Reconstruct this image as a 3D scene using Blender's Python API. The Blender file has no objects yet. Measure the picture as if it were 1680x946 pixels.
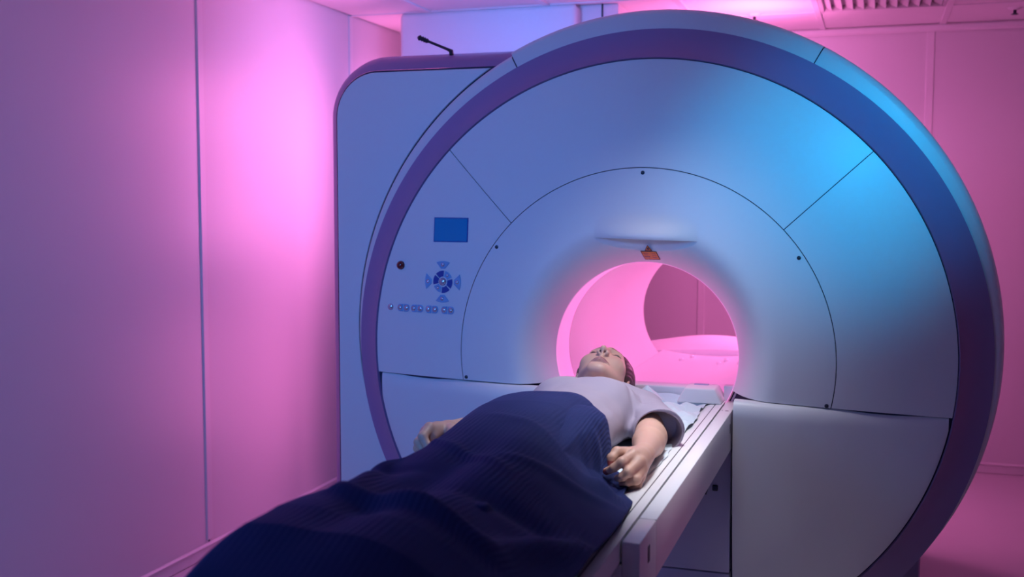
import bpy, bmesh, math, random
import numpy as np
from mathutils import Vector, Matrix
random.seed(4); rng = np.random.default_rng(4)
C = bpy.context.scene.collection
PI = math.pi
ZF = 1.0                      # bore axis height above the floor; geometry below is written with the bore axis at z = 0

# ------------------------------------------------------------------ camera
F_PX, YAW, PITCH, ROLL = 1790.2, .3212, .0795, .0014
CAM = Vector((.7401, -3.6419, .5219 + ZF))
fw = Vector((-math.sin(YAW)*math.cos(PITCH), math.cos(YAW)*math.cos(PITCH), -math.sin(PITCH)))
r0 = Vector((math.cos(YAW), math.sin(YAW), 0)); u0 = r0.cross(fw)
rt = math.cos(ROLL)*r0 + math.sin(ROLL)*u0; up = rt.cross(fw)
cd = bpy.data.cameras.new('camera'); cam = bpy.data.objects.new('camera', cd); C.objects.link(cam)
cam.matrix_world = Matrix(((rt.x, up.x, -fw.x, CAM.x), (rt.y, up.y, -fw.y, CAM.y), (rt.z, up.z, -fw.z, CAM.z), (0, 0, 0, 1)))
cd.sensor_width = 36; cd.lens = F_PX/1680*36
cd.dof.use_dof = True; cd.dof.focus_distance = 3.25; cd.dof.aperture_fstop = 3.2
bpy.context.scene.camera = cam

# ------------------------------------------------------------------ world, lights, exposure
sc = bpy.context.scene
sc.view_settings.view_transform = 'Standard'; sc.view_settings.look = 'None'
sc.view_settings.exposure = 0.0; sc.view_settings.gamma = 1.0
w = bpy.data.worlds.new('world'); sc.world = w; w.use_nodes = True
w.node_tree.nodes['Background'].inputs[0].default_value = (.02, .015, .04, 1)
w.node_tree.nodes['Background'].inputs[1].default_value = 1.0
PINK = (1.0, .22, .62); BLUE = (.07, .32, 1.0); CYAN = (.0, .48, 1.0); WHITE = (.92, .93, 1.0)

def lamp(name, kind, loc, target, color, power, size=.3, size_y=None, spot=None, blend=1.0, spread=None):
    l = bpy.data.lights.new(name, kind); l.color = color; l.energy = power
    if kind == 'AREA':
        l.size = size
        if size_y: l.shape = 'RECTANGLE'; l.size_y = size_y
        if spread: l.spread = math.radians(spread)
    else:
        l.shadow_soft_size = size
    if kind == 'SPOT': l.spot_size = math.radians(spot); l.spot_blend = blend
    o = bpy.data.objects.new(name, l); C.objects.link(o)
    o.location = Vector(loc) + Vector((0, 0, ZF))
    if target is not None:
        d = Vector(target) - Vector(loc)
        o.rotation_euler = d.to_track_quat('-Z', 'Y').to_euler()
    return o

lamp('pink_wall_lamp', 'AREA', (-1.34, 1.25, .72), (-1.95, .45, .66), PINK, 16, .45, .9)
lamp('pink_low_fill', 'AREA', (-1.34, .95, -.35), (-1.95, .40, -.35), PINK, 3.5, .4, .6)  # added fill that lifts the pink on the lower left wall
lamp('pink_corner_fill', 'AREA', (-1.80, 1.85, .90), (-1.90, 2.35, 1.5), PINK, 3.0, .25)  # added unseen fill for the left wall beside the column
lamp('pink_ceiling_lamp', 'AREA', (.15, 2.05, 1.15), (.0, 2.2, 1.5), PINK, 8, .4)
lamp('pink_bounce_fill', 'AREA', (.0, .95, 1.25), (.0, .85, 1.5), PINK, 5, .3)  # added lamp, bounces pink off the ceiling onto the casing top
lamp('pink_rear_lamp', 'AREA', (.75, 1.9, .9), (1.5, 2.9, -.1), PINK, 3.4, .4)
lamp('pink_back_fill', 'AREA', (.90, 2.25, .35), (-.3, 2.95, .0), PINK, 2.2, .3)  # extra unseen fill brightening the back wall behind the bore exit
lamp('bore_rear_lamp', 'AREA', (.42, 2.18, .42), (-.10, 1.55, -.18), PINK, 12, .3)
lamp('bore_side_fill', 'AREA', (.275, .80, .08), (-.3, .80, -.02), PINK, 2.2, 1.1, .05)  # strip added out of view to brighten the bore interior
lamp('pink_rail_fill', 'SPOT', (2.0, -1.25, -.25), (.31, -1.15, -.22), PINK, 6, .1, spot=34)  # added spot that tints only the rail side pink
lamp('blue_key_lamp', 'SPOT', (-.15, -3.7, 1.35), (-.80, .1, .48), BLUE, 200, .25, spot=46)
lamp('blue_wall_lamp', 'AREA', (-1.0, -3.0, .6), (-1.95, -1.5, .1), BLUE, 13, .5)
lamp('blue_column_lamp', 'AREA', (-.85, .75, 1.44), (-1.15, 1.7, 1.0), BLUE, 8.0, .25)
lamp('cyan_spot', 'SPOT', (1.30, -1.70, 1.40), (.62, .0, .64), CYAN, 128, .08, spot=34, blend=1.0)
lamp('white_examination_lamp', 'AREA', (.26, -.58, 1.42), (.10, -.62, -.2), WHITE, 3.5, .35, spread=64)
lamp('white_table_fill', 'SPOT', (.42, -1.45, 1.44), (.23, -1.05, -.15), WHITE, 56, .12, spot=30, blend=.9)  # second white spot, added to brighten the rail and hand

# ------------------------------------------------------------------ materials
def mat(name, col, rough=.5, metal=0, emit=None, es=0, spec=.5, bump=None, var=None, coat=0, attr=None, trans=0):
    m = bpy.data.materials.new(name); m.use_nodes = True
    nt = m.node_tree; b = nt.nodes['Principled BSDF']
    b.inputs['Base Color'].default_value = (*col, 1); b.inputs['Roughness'].default_value = rough
    b.inputs['Metallic'].default_value = metal; b.inputs['Specular IOR Level'].default_value = spec
    b.inputs['Coat Weight'].default_value = coat
    if emit: b.inputs['Emission Color'].default_value = (*emit, 1); b.inputs['Emission Strength'].default_value = es
    tc = nt.nodes.new('ShaderNodeTexCoord')
    if var:                                         # (scale, amount): soft mottling of the colour
        n = nt.nodes.new('ShaderNodeTexNoise'); n.inputs['Scale'].default_value = var[0]; n.inputs['Detail'].default_value = 4
        nt.links.new(tc.outputs['Object'], n.inputs['Vector'])
        mx = nt.nodes.new('ShaderNodeMix'); mx.data_type = 'RGBA'
        a = var[1]
        mx.inputs[6].default_value = (*[c*(1-a) for c in col], 1); mx.inputs[7].default_value = (*[min(1, c*(1+a)) for c in col], 1)
        nt.links.new(n.outputs['Fac'], mx.inputs[0]); nt.links.new(mx.outputs[2], b.inputs['Base Color'])
    if attr:
        at = nt.nodes.new('ShaderNodeAttribute'); at.attribute_name = attr
        nt.links.new(at.outputs['Color'], b.inputs['Base Color'])
    if bump:                                        # (scale, strength)
        n = nt.nodes.new('ShaderNodeTexNoise'); n.inputs['Scale'].default_value = bump[0]; n.inputs['Detail'].default_value = 3
        nt.links.new(tc.outputs['Object'], n.inputs['Vector'])
        bp = nt.nodes.new('ShaderNodeBump'); bp.inputs['Strength'].default_value = bump[1]; bp.inputs['Distance'].default_value = .002
        nt.links.new(n.outputs['Fac'], bp.inputs['Height']); nt.links.new(bp.outputs[0], b.inputs['Normal'])
    return m

M_WHITE = mat('white_plastic', (.74, .74, .77), .38, bump=(60, .03), var=(2, .015))
M_PANEL = mat('white_panel_plastic', (.74, .75, .78), .42, bump=(60, .03), var=(2, .015))
M_RING = mat('dark_violet_plastic', (.29, .20, .40), .42, var=(3, .05))
M_GAP = mat('black_gap', (.02, .025, .07), .7)
M_BORE = mat('bore_liner_plastic', (.82, .80, .82), .35)
M_TABLE = mat('table_plastic', (.86, .85, .86), .36, bump=(40, .03))
M_TBASE = mat('grey_base_plastic', (.52, .50, .68), .45)
M_BOLT = mat('dark_steel', (.05, .05, .07), .35, metal=.6)
M_CHROME = mat('polished_button', (.55, .62, .75), .16, metal=.85)
M_KEY = mat('blue_key', (.03, .07, .36), .3)
M_KEYLIGHT = mat('pale_blue_key', (.22, .42, .70), .3)
M_SCREEN = mat('blue_screen_glow', (.0, .07, .30), .08, emit=(.0, .16, .62), es=.22)  # weak blue emission stands in for a reflection in dark glass
M_RED = mat('dark_red_knob', (.16, .004, .012), .18, coat=.6)
M_ORANGE = mat('orange_label', (.72, .26, .06), .5, var=(30, .1))
M_BLACK = mat('black_print', (.015, .012, .015), .5)
M_LED_GLOW = mat('pink_led_glow', (.9, .5, .8), .5, emit=(.95, .28, .62), es=.52)
M_WALL = mat('painted_wall_panel', (.72, .69, .72), .42, bump=(18, .04), var=(1.2, .02))
M_TRIM = mat('white_trim', (.76, .73, .76), .38)
M_CEIL = mat('ceiling_tile', (.78, .76, .78), .8, bump=(120, .15))
M_FLOOR = mat('vinyl_floor', (.62, .56, .60), .32, var=(2.5, .05), bump=(9, .03))
M_VENT = mat('vent_metal', (.62, .60, .62), .5)
M_COLUMN = mat('painted_column', (.70, .71, .75), .5, bump=(14, .03))
M_SKIN = mat('skin', (.60, .36, .27), .45, attr='Col', bump=(220, .12))
M_SHIRT = mat('lilac_cotton', (.37, .31, .39), .85, bump=(420, .25), var=(14, .05))
M_HAIR = mat('brown_hair', (.055, .02, .016), .42)
M_PAPER = mat('pale_blue_paper', (.66, .75, .82), .7, bump=(90, .12))
M_FOAM = mat('white_foam', (.80, .79, .81), .6, bump=(150, .1))
for m_, ss in ((M_SKIN, .08),):
    b_ = m_.node_tree.nodes['Principled BSDF']; b_.inputs['Subsurface Weight'].default_value = ss
    b_.inputs['Subsurface Radius'].default_value = (.012, .005, .003)
# blanket: navy cloth with lengthwise woven ribs (fine relief along the UV)
def blanket_mat():
    m = bpy.data.materials.new('navy_ribbed_cloth'); m.use_nodes = True; nt = m.node_tree; b = nt.nodes['Principled BSDF']
    b.inputs['Roughness'].default_value = .8; b.inputs['Specular IOR Level'].default_value = .25
    b.inputs['Sheen Weight'].default_value = .12; b.inputs['Sheen Tint'].default_value = (.2, .25, .7, 1)
    uv = nt.nodes.new('ShaderNodeUVMap'); uv.uv_map = 'UVMap'
    sx = nt.nodes.new('ShaderNodeSeparateXYZ'); nt.links.new(uv.outputs[0], sx.inputs[0])
    mu = nt.nodes.new('ShaderNodeMath'); mu.operation = 'MULTIPLY'; mu.inputs[1].default_value = 2*PI/.0125
    nt.links.new(sx.outputs[0], mu.inputs[0])
    sn = nt.nodes.new('ShaderNodeMath'); sn.operation = 'SINE'; nt.links.new(mu.outputs[0], sn.inputs[0])
    no = nt.nodes.new('ShaderNodeTexNoise'); no.inputs['Scale'].default_value = 5; nt.links.new(uv.outputs[0], no.inputs['Vector'])
    rp = nt.nodes.new('ShaderNodeMapRange'); rp.inputs[1].default_value = .35; rp.inputs[2].default_value = .65
    nt.links.new(no.outputs['Fac'], rp.inputs[0])
    am = nt.nodes.new('ShaderNodeMath'); am.operation = 'MULTIPLY'; nt.links.new(sn.outputs[0], am.inputs[0]); nt.links.new(rp.outputs[0], am.inputs[1])
    bp = nt.nodes.new('ShaderNodeBump'); bp.inputs['Strength'].default_value = .48; bp.inputs['Distance'].default_value = .0014
    nt.links.new(am.outputs[0], bp.inputs['Height']); nt.links.new(bp.outputs[0], b.inputs['Normal'])
    n2 = nt.nodes.new('ShaderNodeTexNoise'); n2.inputs['Scale'].default_value = 9; nt.links.new(uv.outputs[0], n2.inputs['Vector'])
    mx = nt.nodes.new('ShaderNodeMix'); mx.data_type = 'RGBA'
    mx.inputs[6].default_value = (.008, .016, .085, 1); mx.inputs[7].default_value = (.016, .027, .125, 1)
    nt.links.new(n2.outputs['Fac'], mx.inputs[0]); nt.links.new(mx.outputs[2], b.inputs['Base Color'])
    return m
M_BLANKET = blanket_mat()

# ------------------------------------------------------------------ helpers
def thing(name, label, cat, loc=(0, 0, 0), group=None):
    o = bpy.data.objects.new(name, None); C.objects.link(o); o.location = loc; o.empty_display_size = .1
    o['label'] = label; o['category'] = cat
    if group: o['group'] = group
    return o
def obj(name, V, Fc, m, parent=None, smooth=True, angle=35, loc=None):
    """one mesh object; V in bore coordinates, made relative to the parents' locations (or to loc when top-level)"""
    off = Vector((0, 0, 0)); p = parent
    while p: off += Vector(p.location); p = p.parent
    if loc is not None: off += Vector(loc)
    me = bpy.data.meshes.new(name)
    V = np.asarray(V, float) - np.array(off)
    me.from_pydata(V.tolist(), [], [tuple(int(i) for i in f) for f in Fc])
    bm = bmesh.new(); bm.from_mesh(me); bmesh.ops.recalc_face_normals(bm, faces=bm.faces); bm.to_mesh(me); bm.free()
    o = bpy.data.objects.new(name, me); C.objects.link(o)
    if parent: o.parent = parent
    if loc is not None: o.location = loc
    me.materials.append(m)
    if smooth:
        me.shade_smooth()
        try: me.set_sharp_from_angle(angle=math.radians(angle))
        except Exception: pass
    return o
def structure(o): o['kind'] = 'structure'; return o
def bm_out(bm):
    bm.verts.ensure_lookup_table(); bm.verts.index_update()
    V = [tuple(v.co) for v in bm.verts]; F = [[v.index for v in f.verts] for f in bm.faces]; bm.free(); return V, F
def rbox(x0, x1, y0, y1, z0, z1, r=.004, seg=2):
    bm = bmesh.new(); bmesh.ops.create_cube(bm, size=1)
    for v in bm.verts:
        v.co = Vector(((x0+x1)/2 + v.co.x*(x1-x0), (y0+y1)/2 + v.co.y*(y1-y0), (z0+z1)/2 + v.co.z*(z1-z0)))
    if r > 0: bmesh.ops.bevel(bm, geom=list(bm.edges), offset=r, segments=seg, profile=.5, affect='EDGES')
    return bm_out(bm)
def join(*parts):
    V, F = [], []
    for v, f in parts:
        n = len(V); V += [tuple(p) for p in v]; F += [[i+n for i in q] for q in f]
    return V, F
def grid(fn, nu, nv, skirt=None, wrap=False):
    """surface patch fn(u,v) on arrays; skirt = vector added to a copy of the border so that the panel gets a real edge"""
    u, v = np.meshgrid(np.linspace(0, 1, nu), np.linspace(0, 1, nv), indexing='ij')
    P = np.stack(fn(u, v), -1).reshape(-1, 3); V = P.tolist(); F = []
    id_ = lambda i, j: (i % nu)*nv + j
    for i in range(nu if wrap else nu-1):
        for j in range(nv-1): F.append([id_(i, j), id_(i+1, j), id_(i+1, j+1), id_(i, j+1)])
    if skirt is not None:
        b = [id_(i, 0) for i in range(nu)] + [id_(nu-1, j) for j in range(1, nv)] + [id_(i, nv-1) for i in range(nu-2, -1, -1)] + [id_(0, j) for j in range(nv-2, 0, -1)]
        n = len(V); s = np.array(skirt)
        for k in b: V.append((P[k]+s).tolist())
        for k in range(len(b)):
            k2 = (k+1) % len(b); F.append([b[k], b[k2], n+k2, n+k])
    return V, F
def lathe(prof, n=192, cx=0, cz=0, a0=0, a1=2*PI, clip=None, closed=False):
    full = abs(a1-a0-2*PI) < 1e-6
    th = np.linspace(a0, a1, n, endpoint=not full); V, F = [], []; m = len(prof)
    for t in th:
        for r, y in prof: V.append((cx + r*math.cos(t), y, cz + r*math.sin(t)))
    for i in range(n if full else n-1):
        i2 = (i+1) % n
        for j in range(m if closed else m-1):
            j2 = (j+1) % m; F.append([i*m+j, i2*m+j, i2*m+j2, i*m+j2])
    if clip is not None:
        bm = bmesh.new(); vs = [bm.verts.new(v) for v in V]
        for f in F: bm.faces.new([vs[i] for i in f])
        bmesh.ops.bisect_plane(bm, geom=bm.verts[:]+bm.edges[:]+bm.faces[:], plane_co=(0, 0, clip), plane_no=(0, 0, -1), clear_outer=True)
        return bm_out(bm)
    return V, F
def tube(pts, r, n=10, caps=True):
    pts = [Vector(p) for p in pts]; rs = r if isinstance(r, (list, tuple)) else [r]*len(pts); V, F = [], []
    for i, p in enumerate(pts):
        d = (pts[min(i+1, len(pts)-1)] - pts[max(i-1, 0)]).normalized()
        a = d.cross(Vector((0, 0, 1)) if abs(d.z) < .9 else Vector((1, 0, 0))).normalized(); b = d.cross(a)
        for k in range(n):
            t = 2*PI*k/n; V.append(tuple(p + (a*math.cos(t)+b*math.sin(t))*rs[i]))
    for i in range(len(pts)-1):
        for k in range(n): F.append([i*n+k, i*n+(k+1) % n, (i+1)*n+(k+1) % n, (i+1)*n+k])
    if caps: F.append(list(range(n))[::-1]); F.append([len(V)-n+k for k in range(n)])
    return V, F
def prism(poly, fn, depth):
    """polygon in face coordinates (a,b) raised towards -y by depth from the surface fn(x,z)->y, top slightly inset"""
    c = np.mean(poly, 0); V = []; n = len(poly)
    for (s, d) in ((1, -.004), (1, depth*.65), (.90, depth)):
        for p in poly:
            q = c + (np.array(p)-c)*s; V.append((q[0], fn(q[0], q[1]) - d, q[1]))
    F = [[l*n+k, l*n+(k+1) % n, (l+1)*n+(k+1) % n, (l+1)*n+k] for l in range(2) for k in range(n)] + [[2*n+k for k in range(n)]]
    return V, F
def dome(cx, cz, r, h, fn, n=20, m=5):
    V, F = [], []
    for j in range(m):
        t = j/m*PI/2
        for k in range(n):
            a = 2*PI*k/n; x = cx + r*math.cos(t)*math.cos(a); z = cz + r*math.cos(t)*math.sin(a)
            V.append((x, fn(cx, cz) + (.003 if j == 0 else 0) - h*math.sin(t), z))
    V.append((cx, fn(cx, cz)-h, cz))
    for j in range(m-1):
        for k in range(n): F.append([j*n+k, j*n+(k+1) % n, (j+1)*n+(k+1) % n, (j+1)*n+k])
    for k in range(n): F.append([(m-1)*n+k, (m-1)*n+(k+1) % n, m*n])
    return V, F
_ph = rng.uniform(0, 2*PI, (64,)); _dir = rng.normal(size=(64, 3)); _dir /= np.linalg.norm(_dir, axis=1, keepdims=True)
def noise(P, freq, seed=0, n=7):
    """smooth pseudo-noise, about -1..1"""
    s = 0
    for k in range(n):
        i = (seed*7+k) % 64; f = freq*(0.6+.13*((i*5) % 7)); s = s + np.sin(P@(_dir[i]*f) + _ph[i])
    return s/n**.5*.8

# ------------------------------------------------------------------ the room
XL, XR, YB, YF, ZC = -1.95, 2.7, 2.95, -4.7, 1.51
structure(obj('floor', *rbox(XL-.1, XR+.1, YF-.1, YB+.1, -ZF-.1, -ZF, 0), M_FLOOR, smooth=False))
ceil = structure(obj('ceiling', *rbox(XL-.1, XR+.1, YF-.1, YB+.1, ZC+.03, ZC+.13, 0), M_GAP, smooth=False))
bars_x = [-1.496, -.856, -.216, .424, 1.064, 1.704, 2.344]; bars_y = [YB-.6-.64*k for k in range(0, 11)]
VENT = (.424, 1.064, bars_y[1], bars_y[0])
xs = [XL]+bars_x+[XR]; ys = [YF]+bars_y[::-1]+[YB]
tile = None
for i in range(len(xs)-1):
    for j in range(len(ys)-1):
        a, b, c, d = xs[i]+.012, xs[i+1]-.012, ys[j]+.012, ys[j+1]-.012
        if abs(xs[i]-VENT[0]) < .01 and abs(ys[j]-VENT[2]) < .01: continue
        if b-a < .05 or d-c < .05: continue
        obj('ceiling_panel', *rbox(a, b, c, d, ZC-.002+random.uniform(0, .0015), ZC+.028, .003, 1), M_CEIL, ceil, smooth=False)
for x in bars_x: obj('ceiling_bar', *rbox(x-.016, x+.016, YF, YB, ZC-.009, ZC+.02, .002, 1), M_TRIM, ceil, smooth=False)
for y in bars_y: obj('ceiling_bar', *rbox(XL, XR, y-.014, y+.014, ZC-.007, ZC+.02, .002, 1), M_TRIM, ceil, smooth=False)
def wall(name, axis, pos, sgn, joints, lo, hi):
    """panelled wall; axis 'x' = plane x=pos; sgn = direction of the room"""
    def bx(a0, a1, d0, d1, z0, z1, r=.003):
        p0, p1 = sorted((pos+sgn*d0, pos+sgn*d1))
        return rbox(p0, p1, a0, a1, z0, z1, r, 1) if axis == 'x' else rbox(a0, a1, p0, p1, z0, z1, r, 1)
    w_ = structure(obj(name, *bx(lo-.1, hi+.1, -.10, -.012, -ZF-.05, ZC+.12, 0), M_TRIM, smooth=False))
    e = [lo]+joints+[hi]
    for k in range(len(e)-1):
        obj('wall_panel', *bx(e[k]+.004, e[k+1]-.004, -.014, 0, -ZF, ZC+.02), M_WALL, w_, smooth=False)
    for j in joints:
        V, F = bx(j-.022, j+.022, -.012, .007, -ZF+.07, ZC, .004); obj('joint_strip', V, F, M_TRIM, w_, smooth=False)
    b = structure(obj('baseboard_'+name.split('_')[1], *bx(lo, hi, 0, .012, -ZF, -ZF+.058, .005), M_TRIM, smooth=False))
    obj('cap', *bx(lo, hi, .0, .020, -ZF+.046, -ZF+.062, .006), M_TRIM, b, smooth=False)
    return bx
wall('wall_left', 'x', XL, 1, [-3.86, -2.46, -1.07, .315, 1.70], YF, YB)
bxb = wall('wall_back', 'y', YB, -1, [-1.50, -.25, 1.005, 2.26], XL, XR)
structure(obj('trim_1', *bxb(XL, XR, 0, .035, ZC-.045, ZC-.004, .01), M_TRIM, smooth=False))
wall('wall_right', 'x', XR, -1, [-3.2, -1.8, -.4, 1.0, 2.4], YF, YB)
wall('wall_front', 'y', YF, 1, [-1.0, .3, 1.6], XL, XR)
col = structure(obj('column', *rbox(-1.665, -.70, 1.70, 2.45, -ZF, ZC, .03, 3), M_COLUMN))
structure(obj('pilaster', *rbox(-.745, -.505, 1.78, 2.45, -ZF, ZC, .01, 2), M_TRIM))
structure(obj('trim_2', *rbox(-.592, -.584, 1.772, 1.79, -ZF, ZC, .002, 1), M_BOLT, smooth=False))

# ceiling vent with louvre slats, two ceiling sprinklers
vent = thing('ceiling_vent', 'louvred metal air vent set in the ceiling grid behind the scanner', 'air vent', ((VENT[0]+VENT[1])/2, (VENT[2]+VENT[3])/2, ZC))
v0, v1, v2, v3 = VENT[0]+.016, VENT[1]-.016, VENT[2]+.014, VENT[3]-.014
obj('frame', *join(rbox(v0, v0+.02, v2, v3, ZC-.008, ZC+.02, .002, 1), rbox(v1-.02, v1, v2, v3, ZC-.008, ZC+.02, .002, 1),
                   rbox(v0, v1, v2, v2+.02, ZC-.008, ZC+.02, .002, 1), rbox(v0, v1, v3-.02, v3, ZC-.008, ZC+.02, .002, 1)), M_VENT, vent, smooth=False)
obj('back_plate', *rbox(v0, v1, v2, v3, ZC+.021, ZC+.026, 0), M_VENT, vent, smooth=False)
for k in range(11):
    x = v0+.04+k*(v1-v0-.08)/10
    obj('slat', [(x-.022, v2+.02, ZC+.016), (x+.016, v2+.02, ZC-.006), (x+.016, v3-.02, ZC-.006), (x-.022, v3-.02, ZC+.016),
                 (x-.020, v2+.02, ZC+.020), (x+.018, v2+.02, ZC-.002), (x+.018, v3-.02, ZC-.002), (x-.020, v3-.02, ZC+.020)],
        [(0, 1, 2, 3), (4, 5, 6, 7), (0, 1, 5, 4), (2, 3, 7, 6), (1, 2, 6, 5), (0, 3, 7, 4)], M_VENT, vent, smooth=False)
def sprinkler(x, y, label):
    t = thing('ceiling_sprinkler', label, 'sprinkler', (x, y, ZC), 'ceiling sprinklers')
    obj('flange', *[q for q in (lambda V, F: ([(x+a, y+c, ZC-.002-b) for a, b, c in V], F))(*lathe([(.0, .012), (.022, .012), (.038, .0), (.038, -.004)], 20))], M_TRIM, t)
    obj('head', *tube([(x, y, ZC-.012), (x, y, ZC-.03), (x, y, ZC-.034), (x, y, ZC-.037)], [.008, .008, .018, .018], 12), M_BOLT, t)
sprinkler(.104, 2.32, 'small round ceiling sprinkler above the top of the scanner')
sprinkler(1.383, 2.52, 'small round ceiling sprinkler by the vent, towards the right edge')

# ------------------------------------------------------------------ the scanner
S = thing('mri_scanner', 'large white MRI scanner with dark violet ring and pink-lit round bore', 'MRI scanner', (0, .8, -ZF))
def fdome(r): return -.078 + .1305*(r*r - .634**2)
def fxz(x, z): return fdome(np.hypot(x, z))
def zseam(x): return np.where(x < 0, -.106, -.091 - .064*x)
RB = .318
def fin(r):                      # central cover: dome, then the flare that rolls into the bore
    t = np.clip((.47 - r)/(.47-RB), 0, 1)
    return fdome(r) + .150*t**2.6
GAPW = .0014
# dark backing behind the joints
V, F = lathe([(RB+.004, .055)]+[(r, float(fin(np.array(r)))+(.011 if r > .6 else .06)) for r in np.linspace(.33, 1.0, 30)]+[(1.0, .06)], 160, clip=-ZF+.004)
obj('cover_backing', V, F, M_GAP, S)
# central cover with the laser hood moulded in
ZL0, XCL, WL = .3985, .023, .172
def ledge_r(th):
    zl = ZL0 - .024*(RB*0+np.cos(th)/np.maximum(np.sin(th), .2)*.398-XCL)
    x = zl/np.maximum(np.sin(th), .3)*np.cos(th); rl = np.hypot(x, zl)
    s = np.clip((np.abs(x-XCL)-WL)/.06, 0, 1); s = s*s*(3-2*s)
    s = np.where(np.sin(th) < .5, 1, s)
    return rl*(1-s) + .44*s
def central(part):
    def fn(u, v):
        # u -> angle (dense over the hood), v -> radius
        r_out = .634-GAPW
        uu = u
        a_hi = np.radians(125); a_lo = np.radians(55)
        rfix = .45
        tmid = np.where(uu < .2, 0, 1)
        # radius first (depends on angle through the ledge line); the end angles depend on radius
        th0 = np.where(uu < .2, a_lo*uu/.2, np.where(uu > .8, a_hi + (PI-a_hi)*(uu-.8)/.2, a_lo + (a_hi-a_lo)*(uu-.2)/.6))
        rl = ledge_r(th0)
        r = (RB+.0 + (rl-RB)*v) if part == 0 else (rl + (r_out-rl)*v)
        # slide the two ends down to the horizontal seam
        zl_ = zseam(-np.ones_like(r)) + GAPW; zr_ = zseam(np.maximum(.3, r)) + GAPW
        eL = PI - np.arcsin(zl_/r); eR = np.arcsin(zr_/r)
        th = np.where(uu < .2, eR + (a_lo-eR)*uu/.2, np.where(uu > .8, a_hi + (eL-a_hi)*(uu-.8)/.2, th0))
        x, z = r*np.cos(th), r*np.sin(th); y = fin(r)
        q = np.clip(1-((x-XCL)/WL)**2, 0, 1)
        if part == 1:
            d = z - (ZL0 - .024*(x-XCL)); y = y - .040*q**1.3*np.exp(-(np.maximum(d, 0)/.042)**1.6)*(np.sin(th) > .6)
        else:
            d = (ZL0 - .024*(x-XCL)) - z; dm = .040*q**.6+1e-4
            k = np.clip(1-d/dm, 0, 1); y = y + .030*q*k**1.0*(np.sin(th) > .6)
        return x, y, z
    return fn
V0, F0 = grid(central(0), 560, 46); V1, F1 = grid(central(1), 560, 40)
# join the two halves along the ledge with a strip so the ledge is a real step
nu, nv0, nv1 = 560, 46, 40; n0 = len(V0)
strip = [[i*nv0+nv0-1, (i+1)*nv0+nv0-1, n0+(i+1)*nv1, n0+i*nv1] for i in range(nu-1)]
Vc, Fc = join((V0, F0), (V1, F1)); Fc += strip
n = len(Vc); edge = [n0+i*nv1+nv1-1 for i in range(nu)]
Vc += [(Vc[k][0], Vc[k][1]+.011, Vc[k][2]) for k in edge]; Fc += [[edge[i], edge[i+1], n+i+1, n+i] for i in range(nu-1)]
CC = obj('central_cover', Vc, Fc, M_WHITE, S, angle=50)
CC['label'] = 'smooth flared cover around the bore with a moulded laser hood'
# outer face panels
def annulus(a0, a1, seam0=False, seam1=False):
    def fn(u, v):
        r = .634+GAPW + (1.0-.003-.634-2*GAPW)*v
        e0 = np.arcsin((zseam(r)+GAPW)/r) if seam0 else a0 + GAPW/r
        e1 = PI - np.arcsin((zseam(-r)+GAPW)/r) if seam1 else a1 - GAPW/r
        th = e0 + (e1-e0)*u
        return r*np.cos(th), fdome(r), r*np.sin(th)
    return fn
A1, A2 = math.radians(43.1), math.radians(135.05)
obj('face_panel', *grid(annulus(A1, A2), 90, 24, (0, .011, 0)), M_WHITE, S)
obj('face_panel', *grid(annulus(A2, PI, seam1=True), 60, 24, (0, .011, 0)), M_WHITE, S)
obj('face_panel', *grid(annulus(0, A1, seam0=True), 60, 24, (0, .011, 0)), M_WHITE, S)
# lower front covers, standing a little proud with a rounded lip
def lower(sx):
    def fn(u, v):
        x = (.322 + (.974-.322)*np.clip(u, 0, 1))*sx
        zt = zseam(x)-GAPW-.0005; zb = -np.sqrt(np.maximum(.993**2 - x*x, 0))
        zb = np.maximum(zb, -ZF+.005); zt = np.maximum(zt, zb+.0)
        vv = v**1.6
        z = zt + (zb-zt)*vv
        r = np.hypot(x, z); e = np.clip((.995-r)/.25, 0, 1)
        y = fdome(r) - .030*np.sqrt(e) - .03*np.clip((.52-np.abs(x))/.2, 0, 1)*0
        fold = np.clip((np.abs(x)-.505), 0, 1)
        y = y + .10*fold*e*(1-.0*z)
        d = np.clip((zt-z)/.052, 0, 1); lip = (1-np.sqrt(np.clip(1-(1-d)**2, 0, 1)))
        y = y + .031*lip*np.sqrt(e)
        return x, y, z
    return fn
for sx in (1, -1):
    obj('lower_cover', *grid(lower(sx), 70, 70, (0, .02, 0)), M_WHITE, S, angle=40)
# slot between the lower covers: docking panel under the table
obj('docking_panel', *rbox(-.312, .312, -.085, .05, -.698, -.285, .004), M_TBASE, S)
obj('docking_panel', *rbox(-.312, .312, -.085, .05, -ZF+.004, -.702, .004), M_TBASE, S)
obj('slot_lining', *rbox(-.3225, .3225, .0, .04, -ZF+.003, -.26, 0), M_GAP, S, smooth=False)
for s_ in (1, -1): obj('sill', *rbox(*sorted((s_*.266, s_*.336)), .060, .10, -.24, -.100, .003), M_WHITE, S)
obj('latch', *join(rbox(.253, .271, -.092, -.08, -.425, -.405, .003), tube([(.240, -.09, -.395), (.236, -.096, -.420), (.231, -.096, -.436)], .004, 8)), M_BOLT, S)
obj('latch_screw', *[q for q in (lambda V, F: ([(a, b, c) for a, b, c in V], F))(*tube([(.262, -.092, -.413), (.262, -.096, -.413)], .005, 12))], M_GAP, S)
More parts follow.
